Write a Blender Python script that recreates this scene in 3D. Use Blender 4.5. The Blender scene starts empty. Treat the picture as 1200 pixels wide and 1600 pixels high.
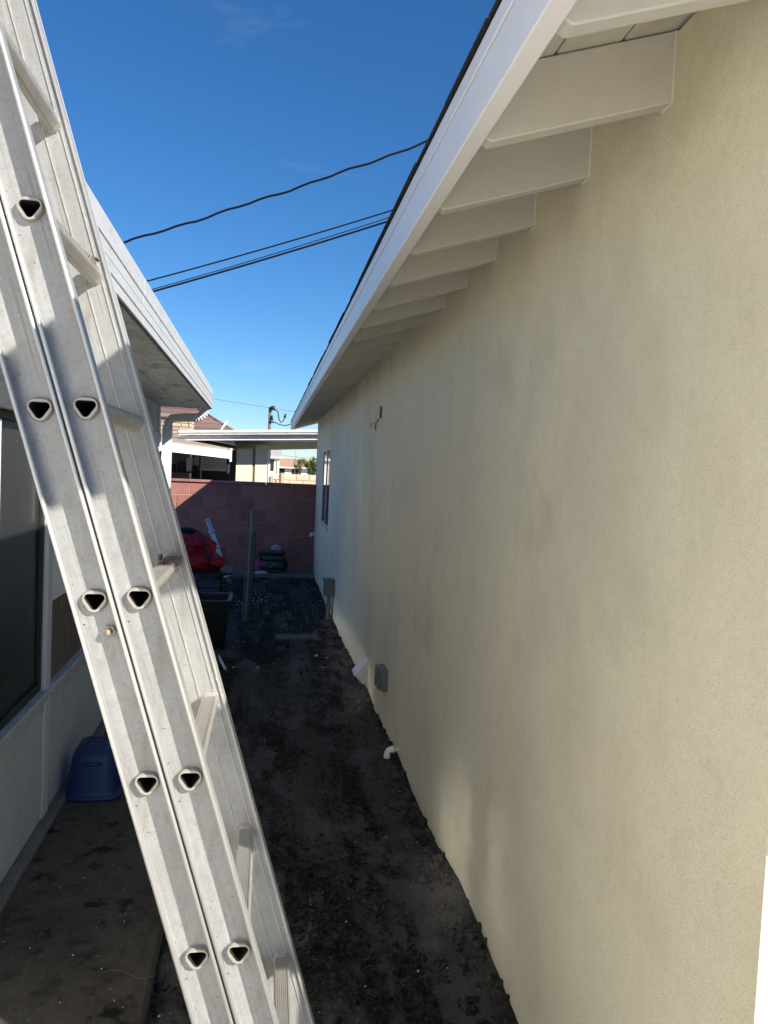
import bpy, bmesh, math, random
from mathutils import Vector, Matrix, Euler, noise
R = math.radians
rnd = random.Random(7)
S = bpy.context.scene
COL = S.collection

# ------------------------------------------------------------------ camera, sky, sun, exposure
EYE = Vector((0, 0, 1.615))
F, CX, CY, VPX, VPY, ROLL = 1200.0, 600.0, 800.0, 420.0, 728.0, 0.038
yc = Vector((VPX-CX, VPY-CY, F)).normalized()
uc = Vector((math.sin(ROLL), -math.cos(ROLL), 0)); uc = (uc - yc*uc.dot(yc)).normalized()
xc = yc.cross(uc)
right = Vector((xc.x, yc.x, uc.x)); down = Vector((xc.y, yc.y, uc.y)); fwd = Vector((xc.z, yc.z, uc.z))
M = Matrix.Identity(4)
for i in range(3):
    M[i][0] = right[i]; M[i][1] = -down[i]; M[i][2] = -fwd[i]; M[i][3] = EYE[i]
cd = bpy.data.cameras.new('camera'); cam = bpy.data.objects.new('camera', cd); COL.objects.link(cam)
cam.matrix_world = M
cd.sensor_fit = 'VERTICAL'; cd.sensor_height = 24.0; cd.sensor_width = 18.0
cd.lens = 24.0*F/1600.0; cd.clip_end = 2000; cd.clip_start = 0.02
S.camera = cam

SUNDIR = Vector((1.0, -0.935, 0.86)).normalized()
elev = math.asin(SUNDIR.z); azim = math.atan2(SUNDIR.x, SUNDIR.y)
W = bpy.data.worlds.new('World'); S.world = W; W.use_nodes = True
wn = W.node_tree; bg = wn.nodes['Background']
sky = wn.nodes.new('ShaderNodeTexSky'); sky.sky_type = 'NISHITA'; sky.sun_disc = False
sky.sun_elevation = elev; sky.sun_rotation = azim
sky.air_density = 1.0; sky.dust_density = 0.0; sky.ozone_density = 8.0; sky.altitude = 50
# thin cirrus over the whole sky
tc = wn.nodes.new('ShaderNodeTexCoord'); mp = wn.nodes.new('ShaderNodeMapping')
mp.inputs['Scale'].default_value = (2.2, 2.2, 9.0); mp.inputs['Location'].default_value = (0.3, 2.2, 3.3)
n1 = wn.nodes.new('ShaderNodeTexNoise'); n1.inputs['Scale'].default_value = 1.6; n1.inputs['Detail'].default_value = 7; n1.inputs['Distortion'].default_value = 0.6
cr = wn.nodes.new('ShaderNodeValToRGB'); cr.color_ramp.elements[0].position = 0.66; cr.color_ramp.elements[1].position = 1.0
cr.color_ramp.elements[1].color = (0.22, 0.22, 0.22, 1)
mx = wn.nodes.new('ShaderNodeMixRGB'); mx.inputs['Color2'].default_value = (7.5, 8.0, 8.6, 1)
L = wn.links.new
L(tc.outputs['Generated'], mp.inputs['Vector']); L(mp.outputs[0], n1.inputs['Vector']); L(n1.outputs['Fac'], cr.inputs[0])
L(cr.outputs[0], mx.inputs['Fac']); hs = wn.nodes.new('ShaderNodeHueSaturation'); hs.inputs['Saturation'].default_value = 1.13; hs.inputs['Value'].default_value = 1.0
L(sky.outputs[0], hs.inputs['Color']); L(hs.outputs[0], mx.inputs['Color1']); L(mx.outputs[0], bg.inputs['Color'])
bg.inputs['Strength'].default_value = 0.055

sl = bpy.data.lights.new('sun', 'SUN'); sl.energy = 3.7; sl.angle = R(0.53); sl.color = (1.0, 0.93, 0.82)
sun = bpy.data.objects.new('sun', sl); COL.objects.link(sun)
sun.rotation_euler = (-SUNDIR).to_track_quat('-Z', 'Y').to_euler(); sun.location = (6, -6, 8)

S.view_settings.view_transform = 'Standard'; S.view_settings.look = 'None'
S.view_settings.exposure = 1.38; S.view_settings.gamma = 1.0; S.view_settings.use_curve_mapping = False
S.render.engine = 'CYCLES'
S.cycles.blur_glossy = 0.0; S.cycles.sample_clamp_indirect = 80.0; S.cycles.max_bounces = 10; S.cycles.diffuse_bounces = 6; S.cycles.glossy_bounces = 5
S.render.resolution_x = 768; S.render.resolution_y = 1024

# ------------------------------------------------------------------ materials
MATS = {}
def mat(name, col=(.5,.5,.5), rough=.7, metal=0.0, spec=.5, var=0.0, vscale=4.0, vcol=None, vscl3=(1,1,1),
        bump=0.0, bscale=60.0, smask=0.0, speck=0.0, sscale=90.0, scol=(.03,.03,.03), spos=.68, randv=0.0, layers=(), bumps=()):
    """procedural principled: base colour, large mottling towards vcol, small specks, bump, per-object tone"""
    if name in MATS: return MATS[name]
    m = bpy.data.materials.new(name); m.use_nodes = True; MATS[name] = m
    nt = m.node_tree; N = nt.nodes; lk = nt.links.new
    b = N['Principled BSDF']
    b.inputs['Roughness'].default_value = rough; b.inputs['Metallic'].default_value = metal
    b.inputs['Specular IOR Level'].default_value = spec
    t = N.new('ShaderNodeTexCoord'); c = N.new('ShaderNodeRGB'); c.outputs[0].default_value = (*col, 1)
    out = c.outputs[0]
    def noise_fac(scale, lo, hi, stretch=(1,1,1), detail=6.0, rough_=.6, roty=0.0):
        mpn = N.new('ShaderNodeMapping'); mpn.inputs['Scale'].default_value = stretch
        if roty:
            mr = N.new('ShaderNodeMapping'); mr.inputs['Rotation'].default_value = (0, roty, 0)
            lk(t.outputs['Object'], mr.inputs['Vector']); lk(mr.outputs[0], mpn.inputs['Vector'])
        else: lk(t.outputs['Object'], mpn.inputs['Vector'])
        n = N.new('ShaderNodeTexNoise'); n.inputs['Scale'].default_value = scale; n.inputs['Detail'].default_value = detail
        n.inputs['Roughness'].default_value = rough_
        lk(mpn.outputs[0], n.inputs['Vector'])
        r = N.new('ShaderNodeMapRange'); r.inputs['From Min'].default_value = lo; r.inputs['From Max'].default_value = hi
        lk(n.outputs['Fac'], r.inputs['Value']); return r.outputs[0]
    def mix(fac, colour, amount):
        nonlocal out
        mm = N.new('ShaderNodeMath'); mm.operation = 'MULTIPLY'; mm.inputs[1].default_value = amount; mm.use_clamp = True
        lk(fac, mm.inputs[0])
        x = N.new('ShaderNodeMixRGB'); x.inputs['Color2'].default_value = (*colour, 1)
        lk(mm.outputs[0], x.inputs['Fac']); lk(out, x.inputs['Color1']); out = x.outputs[0]
    if var: mix(noise_fac(vscale, .38, .66, vscl3), vcol or tuple(k*.5 for k in col), var)
    for ly in layers: mix(noise_fac(*ly[:4], roty=ly[6] if len(ly) > 6 else 0.0), ly[4], ly[5])
    if speck:
        fs = noise_fac(sscale, spos, spos+.06, (1,1,1), 3.0)
        if smask:
            mk = noise_fac(smask, .38, .66); mu = N.new('ShaderNodeMath'); mu.operation = 'MULTIPLY'; lk(fs, mu.inputs[0]); lk(mk, mu.inputs[1]); fs = mu.outputs[0]
        mix(fs, scol, speck)
    if randv:
        oi = N.new('ShaderNodeObjectInfo'); r = N.new('ShaderNodeMapRange')
        r.inputs['To Min'].default_value = 1-randv; r.inputs['To Max'].default_value = 1+randv
        lk(oi.outputs['Random'], r.inputs['Value'])
        x = N.new('ShaderNodeMixRGB'); x.blend_type = 'MULTIPLY'; x.inputs['Fac'].default_value = 1
        lk(out, x.inputs['Color1']); lk(r.outputs[0], x.inputs['Color2']); out = x.outputs[0]
    lk(out, b.inputs['Base Color'])
    bl = list(bumps) + ([(bscale, bump, .01)] if bump else [])
    prev = None
    for (sc, st, dist) in bl:
        n = N.new('ShaderNodeTexNoise'); n.inputs['Scale'].default_value = sc; n.inputs['Detail'].default_value = 4
        lk(t.outputs['Object'], n.inputs['Vector'])
        bp = N.new('ShaderNodeBump'); bp.inputs['Strength'].default_value = st; bp.inputs['Distance'].default_value = dist
        lk(n.outputs['Fac'], bp.inputs['Height'])
        if prev: lk(prev, bp.inputs['Normal'])
        prev = bp.outputs[0]
    if prev: lk(prev, b.inputs['Normal'])
    return m

STUCCO = mat('sand_stucco', (.80,.760,.575), .95, spec=.12, var=.30, vscale=1.1, vcol=(.72,.69,.54),
    layers=[(.8,.45,.62,(1,1,1),(.80,.695,.535),.40), (3.2,.55,.72,(1,1.2,.6),(.60,.55,.40),.40),
            (5.0,.50,.80,(1,1.4,.25),(.63,.595,.47),.22), (.9,.56,.70,(1,1,1),(.68,.66,.55),.45), (1.9,.58,.70,(1,1,1),(.58,.50,.32),.50),
            (60,.45,.7,(1,1,1),(.62,.58,.43),.30), (210,.48,.66,(1,1,1),(.82,.775,.61),.40), (240,.52,.62,(1,1,1),(.55,.51,.37),.28), (.55,.52,.62,(1,1,1),(.66,.575,.42),.42), (1.3,.52,.64,(1,1,.7),(.57,.53,.43),.38), (11,.56,.72,(1,1,1),(.60,.55,.41),.30)],
    smask=1.7, speck=.32, sscale=210, scol=(.42,.38,.27), spos=.57, bumps=[(310,.55,.004),(760,.5,.0025),(26,.10,.01),(3.0,.2,.03)])
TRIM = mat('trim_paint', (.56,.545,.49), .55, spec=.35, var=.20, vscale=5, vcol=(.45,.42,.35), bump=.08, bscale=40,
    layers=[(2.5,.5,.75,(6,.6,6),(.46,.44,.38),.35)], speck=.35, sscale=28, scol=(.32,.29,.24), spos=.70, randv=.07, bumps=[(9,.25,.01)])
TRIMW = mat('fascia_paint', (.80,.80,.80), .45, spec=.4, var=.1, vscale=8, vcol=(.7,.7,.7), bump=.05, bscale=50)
CAULK = mat('caulk', (.74,.71,.64), .5)
SHINGLE = mat('dark_shingle', (.028,.028,.03), .95, bump=.6, bscale=300, speck=.4, sscale=260, scol=(.1,.1,.1), spos=.6)
GLASS = mat('window_glass', (.012,.014,.016), .02, spec=.8)
WFRAME = mat('white_vinyl', (.62,.63,.64), .4, var=.08)
ALU = mat('oxidised_aluminium', (.335,.343,.345), .42, metal=.25, spec=.5, var=.40, vscale=9, vcol=(.27,.265,.245),
    layers=[(30,.48,.70,(1,1,1),(.25,.245,.225),.45), (95,.52,.70,(1,1,1),(.22,.21,.19),.40), (6,.56,.68,(3,3,.5),(.19,.175,.145),.55),
            (300,.50,.66,(1,1,1),(.46,.45,.43),.30), (14,.60,.70,(1,1,1),(.47,.46,.44),.40), (42,.70,.72,(1,1,1),(.62,.61,.58),.75), (11,.58,.70,(1,1,.35),(.16,.145,.115),.5),
            (1,.55,.66,(240,240,7),(.48,.475,.46),.35,.29), (1,.56,.66,(150,150,4),(.19,.185,.17),.40,.29)],
    speck=.7, sscale=170, scol=(.10,.09,.075), spos=.66, bump=.05, bscale=200)
ALUB = mat('bright_aluminium', (.55,.55,.54), .30, metal=.5, spec=.6, var=.15, vscale=30, vcol=(.36,.35,.33), bump=.05, bscale=220)
RUNG = mat('rung_aluminium', (.40,.385,.35), .4, metal=.4, var=.4, vscale=20, vcol=(.27,.24,.19), speck=.5, sscale=120, scol=(.25,.19,.13), spos=.66)
MUD = mat('dried_mud', (.20,.16,.12), .95, var=.4, vscale=60, vcol=(.09,.07,.05), bump=.6, bscale=150)
SOIL = mat('dark_damp_soil', (.032,.027,.022), .95, spec=.2, var=.7, vscale=2.2, vcol=(.017,.015,.013),
    layers=[(1.7,.50,.60,(1.3,.75,1),(.085,.080,.073),.8),(3.1,.54,.60,(1.5,.6,1),(.14,.137,.13),.65), (9,.48,.62,(1,1,1),(.010,.009,.008),.85),
            (24,.52,.64,(1,1,1),(.075,.060,.043),.6), (70,.56,.68,(1,1,1),(.10,.082,.06),.5), (150,.55,.65,(1,1,1),(.012,.011,.010),.6), (38,.52,.56,(1,1,1),(.005,.005,.005),.85), (60,.61,.64,(1,1,1),(.13,.11,.085),.7), (220,.60,.64,(1,1,1),(.14,.12,.095),.5),  # near-black flecks stand in for shade in soil pits
            (1.0,.50,.57,(3.6,.42,1),(.088,.084,.078),.72), (2.3,.54,.60,(1.6,.7,1),(.13,.127,.12),.6)],
    bumps=[(28,.7,.025),(90,.8,.012),(260,.8,.006)])
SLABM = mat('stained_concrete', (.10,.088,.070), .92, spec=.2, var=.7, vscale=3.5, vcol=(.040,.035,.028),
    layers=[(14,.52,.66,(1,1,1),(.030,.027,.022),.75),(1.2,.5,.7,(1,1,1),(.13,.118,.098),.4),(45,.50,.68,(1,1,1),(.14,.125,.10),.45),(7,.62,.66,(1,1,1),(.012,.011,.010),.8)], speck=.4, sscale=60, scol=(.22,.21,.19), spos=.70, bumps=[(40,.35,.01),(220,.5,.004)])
PALECON = mat('pale_concrete', (.60,.565,.51), .9, var=.3, vscale=1.2, vcol=(.50,.47,.42), bump=.3, bscale=120)
EARTH = mat('dry_earth', (.22,.19,.15), .95, var=.5, vscale=.4, vcol=(.13,.12,.08), bump=.4, bscale=12)
LPANEL = mat('weathered_white_panel', (.72,.72,.71), .7, var=.30, vscale=3, vcol=(.58,.58,.57), vscl3=(1,1,.5),
    layers=[(30,.55,.8,(1,1,1),(.36,.35,.33),.35)], bump=.12, bscale=90)
WPANEL = mat('bounce_panel_white', (.86,.845,.81), .8, var=.05, vscale=3)  # raised white, so the hidden panels bounce sun onto the stucco
KNEE = mat('shaded_grimy_knee', (.56,.585,.575), .8, var=.35, vscale=4, vcol=(.42,.44,.435), bump=.35, bscale=60, layers=[(25,.58,.72,(1,1,1),(.20,.205,.20),.5)])  # lower wall's shade put into the grey, with grime spots on top
LTRIM = mat('weathered_white_trim', (.66,.665,.67), .6, var=.3, vscale=9, vcol=(.48,.48,.47), bump=.1, bscale=70)
LTRIM2 = mat('shaded_trim', (.50,.52,.52), .7, var=.35, vscale=9, vcol=(.27,.285,.285), bump=.15, bscale=70)  # darker copy of the white trim, shade put into the colour
LFAS = mat('metal_fascia', (.52,.53,.525), .42, metal=.1, var=.3, vscale=5, vcol=(.42,.43,.42), layers=[(40,.56,.72,(1,1,1),(.30,.28,.25),.6),(12,.5,.7,(1,.3,6),(.40,.405,.40),.5)], bump=.1, bscale=60)
SOFFIT = mat('stained_soffit', (.72,.725,.70), .75, var=.45, vscale=3.5, vcol=(.38,.375,.36),
    layers=[(3.4,.57,.64,(2.6,.8,1),(.18,.175,.165),.7),(22,.58,.68,(1,1,1),(.16,.155,.145),.5)], bump=.15, bscale=40)
SOFFIT2 = mat('moulded_soffit', (.70,.705,.685), .75, var=.4, vscale=5, vcol=(.38,.38,.365), layers=[(3.4,.52,.62,(2.6,.8,1),(.20,.195,.18),.6),(22,.54,.66,(1,1,1),(.10,.095,.09),.6)], bump=.15, bscale=40)
OSB = mat('strand_board', (.20,.155,.105), .85, var=.7, vscale=16, vcol=(.075,.058,.042), vscl3=(1,2.2,.7), layers=[(40,.5,.7,(1,1,.4),(.27,.22,.155),.5)], bump=.5, bscale=60)
SCREEN = mat('screen_glass', (.026,.028,.028), .45, spec=.5, var=.2, vscale=10)
PANE = mat('house_pane', (.02,.022,.024), .13, spec=1.0)
SCREEN.node_tree.nodes['Principled BSDF'].inputs['Coat Weight'].default_value = .35; SCREEN.node_tree.nodes['Principled BSDF'].inputs['Coat Roughness'].default_value = .17
PANE.node_tree.nodes['Principled BSDF'].inputs['Coat Weight'].default_value = 1.0; PANE.node_tree.nodes['Principled BSDF'].inputs['Coat Roughness'].default_value = .13; PANE.node_tree.nodes['Principled BSDF'].inputs['Coat IOR'].default_value = 1.8
BLACKF = mat('black_trim', (.015,.015,.017), .5)
BLOCK = mat('red_block', (.35,.15,.13), .92, spec=.2, var=.5, vscale=6, vcol=(.26,.11,.10), layers=[(30,.55,.75,(1,1,1),(.44,.25,.22),.5),(3,.56,.66,(1,1,1),(.42,.26,.23),.45)], bump=.7, bscale=70, randv=.18)
MORTAR = mat('pink_mortar', (.43,.245,.205), .95, var=.3, bump=.3, bscale=80)
PEACH = mat('peach_block', (.60,.44,.32), .9, var=.25, vscale=6, randv=.08, bump=.3, bscale=60)
KERB = mat('kerb_concrete', (.20,.185,.165), .9, var=.5, vscale=6, vcol=(.10,.09,.08), bump=.4, bscale=50)
BLUE = mat('blue_plastic', (.006,.032,.13), .42, spec=.5, var=.4, vscale=12, vcol=(.008,.028,.13))
BLACKP = mat('black_plastic', (.012,.012,.013), .45, var=.3, vscale=8, vcol=(.03,.03,.028))
REDT = mat('red_nylon', (.46,.014,.018), .55, spec=.4, var=.3, vscale=9, vcol=(.30,.008,.012), bump=.2, bscale=25)
GALV = mat('galvanised_steel', (.30,.31,.30), .45, metal=.4, var=.4, vscale=12, vcol=(.17,.17,.165))
DARKS = mat('dark_steel', (.016,.016,.018), .5, metal=.2)
EBOX = mat('grey_box_paint', (.16,.175,.17), .5, var=.2, vscale=15, vcol=(.12,.13,.125))
PVC = mat('white_pvc', (.80,.80,.79), .35)
SHEETM = mat('sheet_metal', (.66,.66,.65), .35, metal=.35, var=.2, vscale=20)
BAG = mat('grey_fabric', (.10,.10,.105), .9, var=.4, vscale=14, vcol=(.05,.05,.055), bump=.4, bscale=50)
BAGK = mat('black_fabric', (.014,.014,.016), .9, bump=.3, bscale=60)
PINK = mat('pink_fabric', (.42,.07,.20), .8)
LILAC = mat('lilac_fabric', (.45,.38,.52), .8)
CREAM = mat('cream_stucco', (.72,.66,.50), .9, var=.15, vscale=2, bump=.3, bscale=80)
NWHITE = mat('neighbour_white', (.78,.77,.74), .6, var=.55, vscale=9, vcol=(.45,.43,.40), vscl3=(1,1,3))
BROWNR = mat('brown_shingle', (.17,.105,.085), .9, var=.5, vscale=5, vcol=(.24,.16,.13), randv=.25, bump=.4, bscale=30)
STONE = mat('chimney_stone', (.44,.34,.26), .9, var=.4, vscale=8, vcol=(.30,.21,.16), randv=.25, bump=.4, bscale=40)
TANR = mat('tan_shingle', (.42,.27,.17), .9, var=.3, vscale=2)
DARKI = mat('dark_interior', (.010,.010,.011), .8, var=.4, vscale=3, vcol=(.02,.02,.02))  # near black, with the shade inside the carport put into it
GREYS = mat('grey_siding', (.36,.38,.42), .7, var=.2)
WIREM = mat('black_cable', (.008,.008,.010), .95, spec=.1)
WOODP = mat('pole_wood', (.14,.11,.085), .9, var=.4, vscale=6)
BARK = mat('bark', (.11,.085,.06), .95, bump=.5, bscale=20)
LEAF = mat('leaf', (.085,.125,.030), .6, var=.5, vscale=1.2, vcol=(.04,.075,.02), randv=.1)
LEAFD = mat('cypress_leaf', (.025,.05,.025), .7)
PAPER = mat('pale_chip', (.72,.71,.68), .8)
STRAW = mat('dry_straw', (.20,.165,.11), .9)
YWIRE = mat('yellow_sheath', (.55,.45,.10), .5)

# ------------------------------------------------------------------ builders
def root_matrix(p): return p['_m'] if False else ROOTM[p.name]
ROOTM = {}
def thing(name, label, cat, loc=(0,0,0), rotz=0.0, group=None):
    o = bpy.data.objects.new(name, None); COL.objects.link(o); o.empty_display_size = .1
    o.location = loc; o.rotation_euler = (0,0,rotz)
    ROOTM[o.name] = Matrix.Translation(loc) @ Matrix.Rotation(rotz, 4, 'Z')
    o['label'] = label; o['category'] = cat
    if group: o['group'] = group
    return o
def tag(o, label=None, cat=None, group=None, kind=None):
    if label: o['label'] = label
    if cat: o['category'] = cat
    if group: o['group'] = group
    if kind: o['kind'] = kind
    return o
def world_of(o):
    m = Matrix.LocRotScale(o.location, o.rotation_euler, o.scale)
    if o.parent: m = world_of(o.parent) @ o.matrix_parent_inverse @ m
    return m
def link(name, me, material, parent=None, local=False, smooth=False):
    """mesh given in world coordinates (or in the root's own frame when local): recentred and parented"""
    n = len(me.vertices)
    c = Vector((0,0,0))
    lo = Vector((1e9,)*3); hi = Vector((-1e9,)*3)
    for v in me.vertices:
        for i in range(3):
            lo[i] = min(lo[i], v.co[i]); hi[i] = max(hi[i], v.co[i])
    c = (lo+hi)/2
    me.transform(Matrix.Translation(-c))
    if material: me.materials.append(material)
    o = bpy.data.objects.new(name, me); COL.objects.link(o); o.location = c
    if parent:
        o.parent = parent
        top = parent
        if not local: o.matrix_parent_inverse = world_of(parent).inverted()
        elif parent.parent:   # sub-part, local frame of the root
            r = parent
            while r.parent: r = r.parent
            o.matrix_parent_inverse = (world_of(r).inverted() @ world_of(parent)).inverted()
    if smooth:
        for p in me.polygons: p.use_smooth = True
    return o
def mesh_of(bm, name):
    bmesh.ops.recalc_face_normals(bm, faces=bm.faces[:])
    me = bpy.data.meshes.new(name); bm.to_mesh(me); bm.free(); return me
def add_box(bm, x0,x1,y0,y1,z0,z1, mtx=None):
    vs = [bm.verts.new(Vector(p)) for p in ((x0,y0,z0),(x1,y0,z0),(x1,y1,z0),(x0,y1,z0),(x0,y0,z1),(x1,y0,z1),(x1,y1,z1),(x0,y1,z1))]
    if mtx:
        for v in vs: v.co = mtx @ v.co
    for f in ((0,3,2,1),(4,5,6,7),(0,1,5,4),(1,2,6,5),(2,3,7,6),(3,0,4,7)): bm.faces.new([vs[i] for i in f])
    return vs
def box(name, x0,x1,y0,y1,z0,z1, material, parent=None, local=False, bevel=0.0, mtx=None, seg=1):
    bm = bmesh.new(); add_box(bm, x0,x1,y0,y1,z0,z1, mtx)
    if bevel: bmesh.ops.bevel(bm, geom=bm.edges[:], offset=bevel, segments=seg, affect='EDGES', profile=.6)
    return link(name, mesh_of(bm, name), material, parent, local)
def add_prism(bm, pts, y0, y1):
    a = [bm.verts.new((x, y0, z)) for x, z in pts]; b = [bm.verts.new((x, y1, z)) for x, z in pts]
    bm.faces.new(a); bm.faces.new(b[::-1])
    for i in range(len(pts)): j = (i+1) % len(pts); bm.faces.new((a[i], b[i], b[j], a[j]))
def prism(name, pts, y0, y1, material, parent=None, local=False, bevel=0.0):
    """polygon in X-Z extruded along Y"""
    bm = bmesh.new(); add_prism(bm, pts, y0, y1)
    if bevel: bmesh.ops.bevel(bm, geom=bm.edges[:], offset=bevel, segments=1, affect='EDGES')
    return link(name, mesh_of(bm, name), material, parent, local)
def add_tube(bm, pts, r, n=10, cap=True, prof=None):
    """tube along pts (radius r or list); prof = list of 2-D points replaces the circle"""
    pts = [Vector(p) for p in pts]; rings = []
    up = Vector((0,0,1))
    prevx = None
    for i, p in enumerate(pts):
        t = (pts[min(i+1,len(pts)-1)] - pts[max(i-1,0)]).normalized()
        if prevx is None:
            x = t.cross(up)
            if x.length < 1e-3: x = t.cross(Vector((0,1,0)))
        else: x = prevx - t*prevx.dot(t)
        x.normalize(); y = t.cross(x); prevx = x
        rr = r[i] if isinstance(r, (list,tuple)) else r
        ring = []
        for k in range(n if not prof else len(prof)):
            if prof: a, b2 = prof[k]; q = p + x*a + y*b2
            else: an = 2*math.pi*k/n; q = p + x*(rr*math.cos(an)) + y*(rr*math.sin(an))
            ring.append(bm.verts.new(q))
        rings.append(ring)
    m = len(rings[0])
    for a, b in zip(rings, rings[1:]):
        for k in range(m): bm.faces.new((a[k], a[(k+1)%m], b[(k+1)%m], b[k]))
    if cap: bm.faces.new(rings[0][::-1]); bm.faces.new(rings[-1])
def tube(name, pts, r, material, parent=None, n=10, local=False, smooth=True, prof=None):
    bm = bmesh.new(); add_tube(bm, pts, r, n, True, prof)
    return link(name, mesh_of(bm, name), material, parent, local, smooth)
def add_loft(bm, rings, close_top=True, close_bot=True):
    vr = [[bm.verts.new(p) for p in r] for r in rings]; m = len(vr[0])
    for a, b in zip(vr, vr[1:]):
        for k in range(m): bm.faces.new((a[k], a[(k+1)%m], b[(k+1)%m], b[k]))
    if close_bot: bm.faces.new(vr[0][::-1])
    if close_top: bm.faces.new(vr[-1])
def rrect(cx, cy, z, hx, hy, rad, seg=5):
    out = []
    for (sx, sy, a0) in ((1,1,0),(-1,1,90),(-1,-1,180),(1,-1,270)):
        for k in range(seg+1):
            a = R(a0+90*k/seg); out.append(Vector((cx+sx*(hx-rad)+rad*math.cos(a), cy+sy*(hy-rad)+rad*math.sin(a), z)))
    return out
def copy_mesh_object(src, loc, parent=None, rot=None, scale=None):
    o = src.copy(); COL.objects.link(o); o.location = loc
    if parent: o.parent = parent
    if rot: o.rotation_euler = rot
    if scale: o.scale = scale
    return o
def sm(a, b, x):
    t = max(0, min(1, (x-a)/(b-a))); return t*t*(3-2*t)

# ------------------------------------------------------------------ ground
def base_z(y): return -.012*max(0.0, y-3.0) if y < 13 else -.12
def ground():
    bm = bmesh.new(); s = 900
    vs = [bm.verts.new(p) for p in ((-s,-s,-.30),(s,-s,-.30),(s,s,-.30),(-s,s,-.30))]; bm.faces.new(vs)
    tag(link('ground', mesh_of(bm,'ground'), EARTH), kind='structure')
    # unseen pale slab behind the camera, added to bounce sun onto the wall
    tag(box('bounce_slab', -7, 9, -14, .62, -.25, -.004, PALECON), kind='structure')
    tag(box('far_bounce_slab', -9, -1.35, 6.95, 12.4, -.25, -.06, PALECON), kind='structure')  # pale slab added to bounce sun onto the far stucco
    # yard ground behind the block wall
    tag(box('yard', -14, 14, 12.75, 40, -.25, -.15, PALECON), kind='structure')
ground()
def soil():
    xs0, xs1 = -1.0, .80
    def hz(x, y):
        z = base_z(y)
        e = sm(.50, .77, x)                      # loose earth banked against the wall
        z += .055*e*(.4+noise.noise((x*2.0, y*1.1, 3.1))+.5)*sm(8.5,3,y)
        z += .030*noise.noise((x*2.3, y*1.3, 0)) + .020*noise.noise((x*6, y*5, 5))
        n3 = noise.noise((x*17, y*15, 9)); z += .017*n3*(1-.75*e)
        n4 = noise.noise((x*42, y*40, 2)); z += .010*n4*(.9-.6*e)
        c = noise.noise((x*9+4, y*8, 7)); z += .026*max(0, c-.18)*(1-.6*sm(.70,.77,x))
        z -= .02*math.exp(-((x-.05)/.16)**2)      # worn track down the middle
        return z
    def strip(y0, y1, dx, dy):
        nx = int((xs1-xs0)/dx); ny = int((y1-y0)/dy)
        V = [(xs0+(xs1-xs0)*i/nx, y0+(y1-y0)*j/ny) for j in range(ny+1) for i in range(nx+1)]
        V = [(x, y, hz(x, y)) for x, y in V]
        Fc = [(j*(nx+1)+i, j*(nx+1)+i+1, (j+1)*(nx+1)+i+1, (j+1)*(nx+1)+i) for j in range(ny) for i in range(nx)]
        return V, Fc
    V1, F1 = strip(.62, 5.0, .0125, .014); V2, F2 = strip(5.0, 12.62, .025, .035)
    o = len(V1); V = V1+V2; Fc = F1+[tuple(i+o for i in f) for f in F2]
    me = bpy.data.meshes.new('soil'); me.from_pydata(V, [], Fc)
    ob = link('soil_path', me, SOIL, smooth=True); tag(ob, kind='structure')
    return hz
hz = soil()

# ------------------------------------------------------------------ right-hand house
XW, YN, YF = .773, 1.04, 12.70
SL = .315
def roofz(x): return 2.26 + SL*(x-.39)           # underside of the rafters
RIDGE = 4.4
H = thing('stucco_house', 'beige stucco house with white open rafter eaves along the dirt side yard', 'house', (XW, 6.8, 0))
def house_wall():
    wy0, wy1, wz0, wz1, dp = 9.72, 11.05, .85, 1.885, .07
    zt = roofz(XW)+.135
    bm = bmesh.new()
    ys = [YN, wy0, wy1, YF]; zs = [-.35, wz0, wz1, zt]
    g = {}
    for i, y in enumerate(ys):
        for j, z in enumerate(zs): g[i,j] = bm.verts.new((XW, y, z))
    for i in range(3):
        for j in range(3):
            if (i, j) == (1, 1): continue
            bm.faces.new((g[i,j], g[i+1,j], g[i+1,j+1], g[i,j+1]))
    b = [bm.verts.new((XW+dp, y, z)) for y, z in ((wy0,wz0),(wy1,wz0),(wy1,wz1),(wy0,wz1))]
    fr = [g[1,1], g[2,1], g[2,2], g[1,2]]
    for k in range(4): bm.faces.new((fr[k], fr[(k+1)%4], b[(k+1)%4], b[k]))
    bm.faces.new(b)
    x2 = 2*RIDGE-XW; zr = roofz(RIDGE)+.13
    for col, flip in ((0, False), (3, True)):
        y = ys[col]
        e = [bm.verts.new((RIDGE, y, zr)), bm.verts.new((x2, y, zt)), bm.verts.new((x2, y, -.35))]
        bm.faces.new([g[col,0], g[col,1], g[col,2], g[col,3]] + e)
    me = mesh_of(bm, 'wall')
    w = link('wall', me, STUCCO, H)
    # window parts
    win = box('window', XW+.006, XW+.030, wy0+.004, wy1-.004, wz0+.004, wz1-.004, GLASS, H)
    t = .028
    for (a0,a1,c0,c1) in ((wy0,wy1,wz0,wz0+t),(wy0,wy1,wz1-t,wz1),(wy0,wy0+t,wz0+t,wz1-t),(wy1-t,wy1,wz0+t,wz1-t)):
        box('frame', XW-.004, XW+.0055, a0, a1, c0, c1, WFRAME, win, bevel=.002)
    ym = (wy0+wy1)/2
    box('mullion', XW-.003, XW+.0055, ym-.02, ym+.02, wz0+t, wz1-t, WFRAME, win, bevel=.002)
    box('sill', XW-.012, XW+.003, wy0-.03, wy1+.03, wz0-.035, wz0-.001, WFRAME, win, bevel=.003)
house_wall()
box('wall_box', .79, 1.20, .80, YN+.003, 1.27, 1.85, mat('shade_box_grey',(.35,.36,.36),.5), H, bevel=.006)  # unseen box added on the gable to shade the walk and far rail
YR0, YR1 = .385, 13.5                              # rake ends
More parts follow.
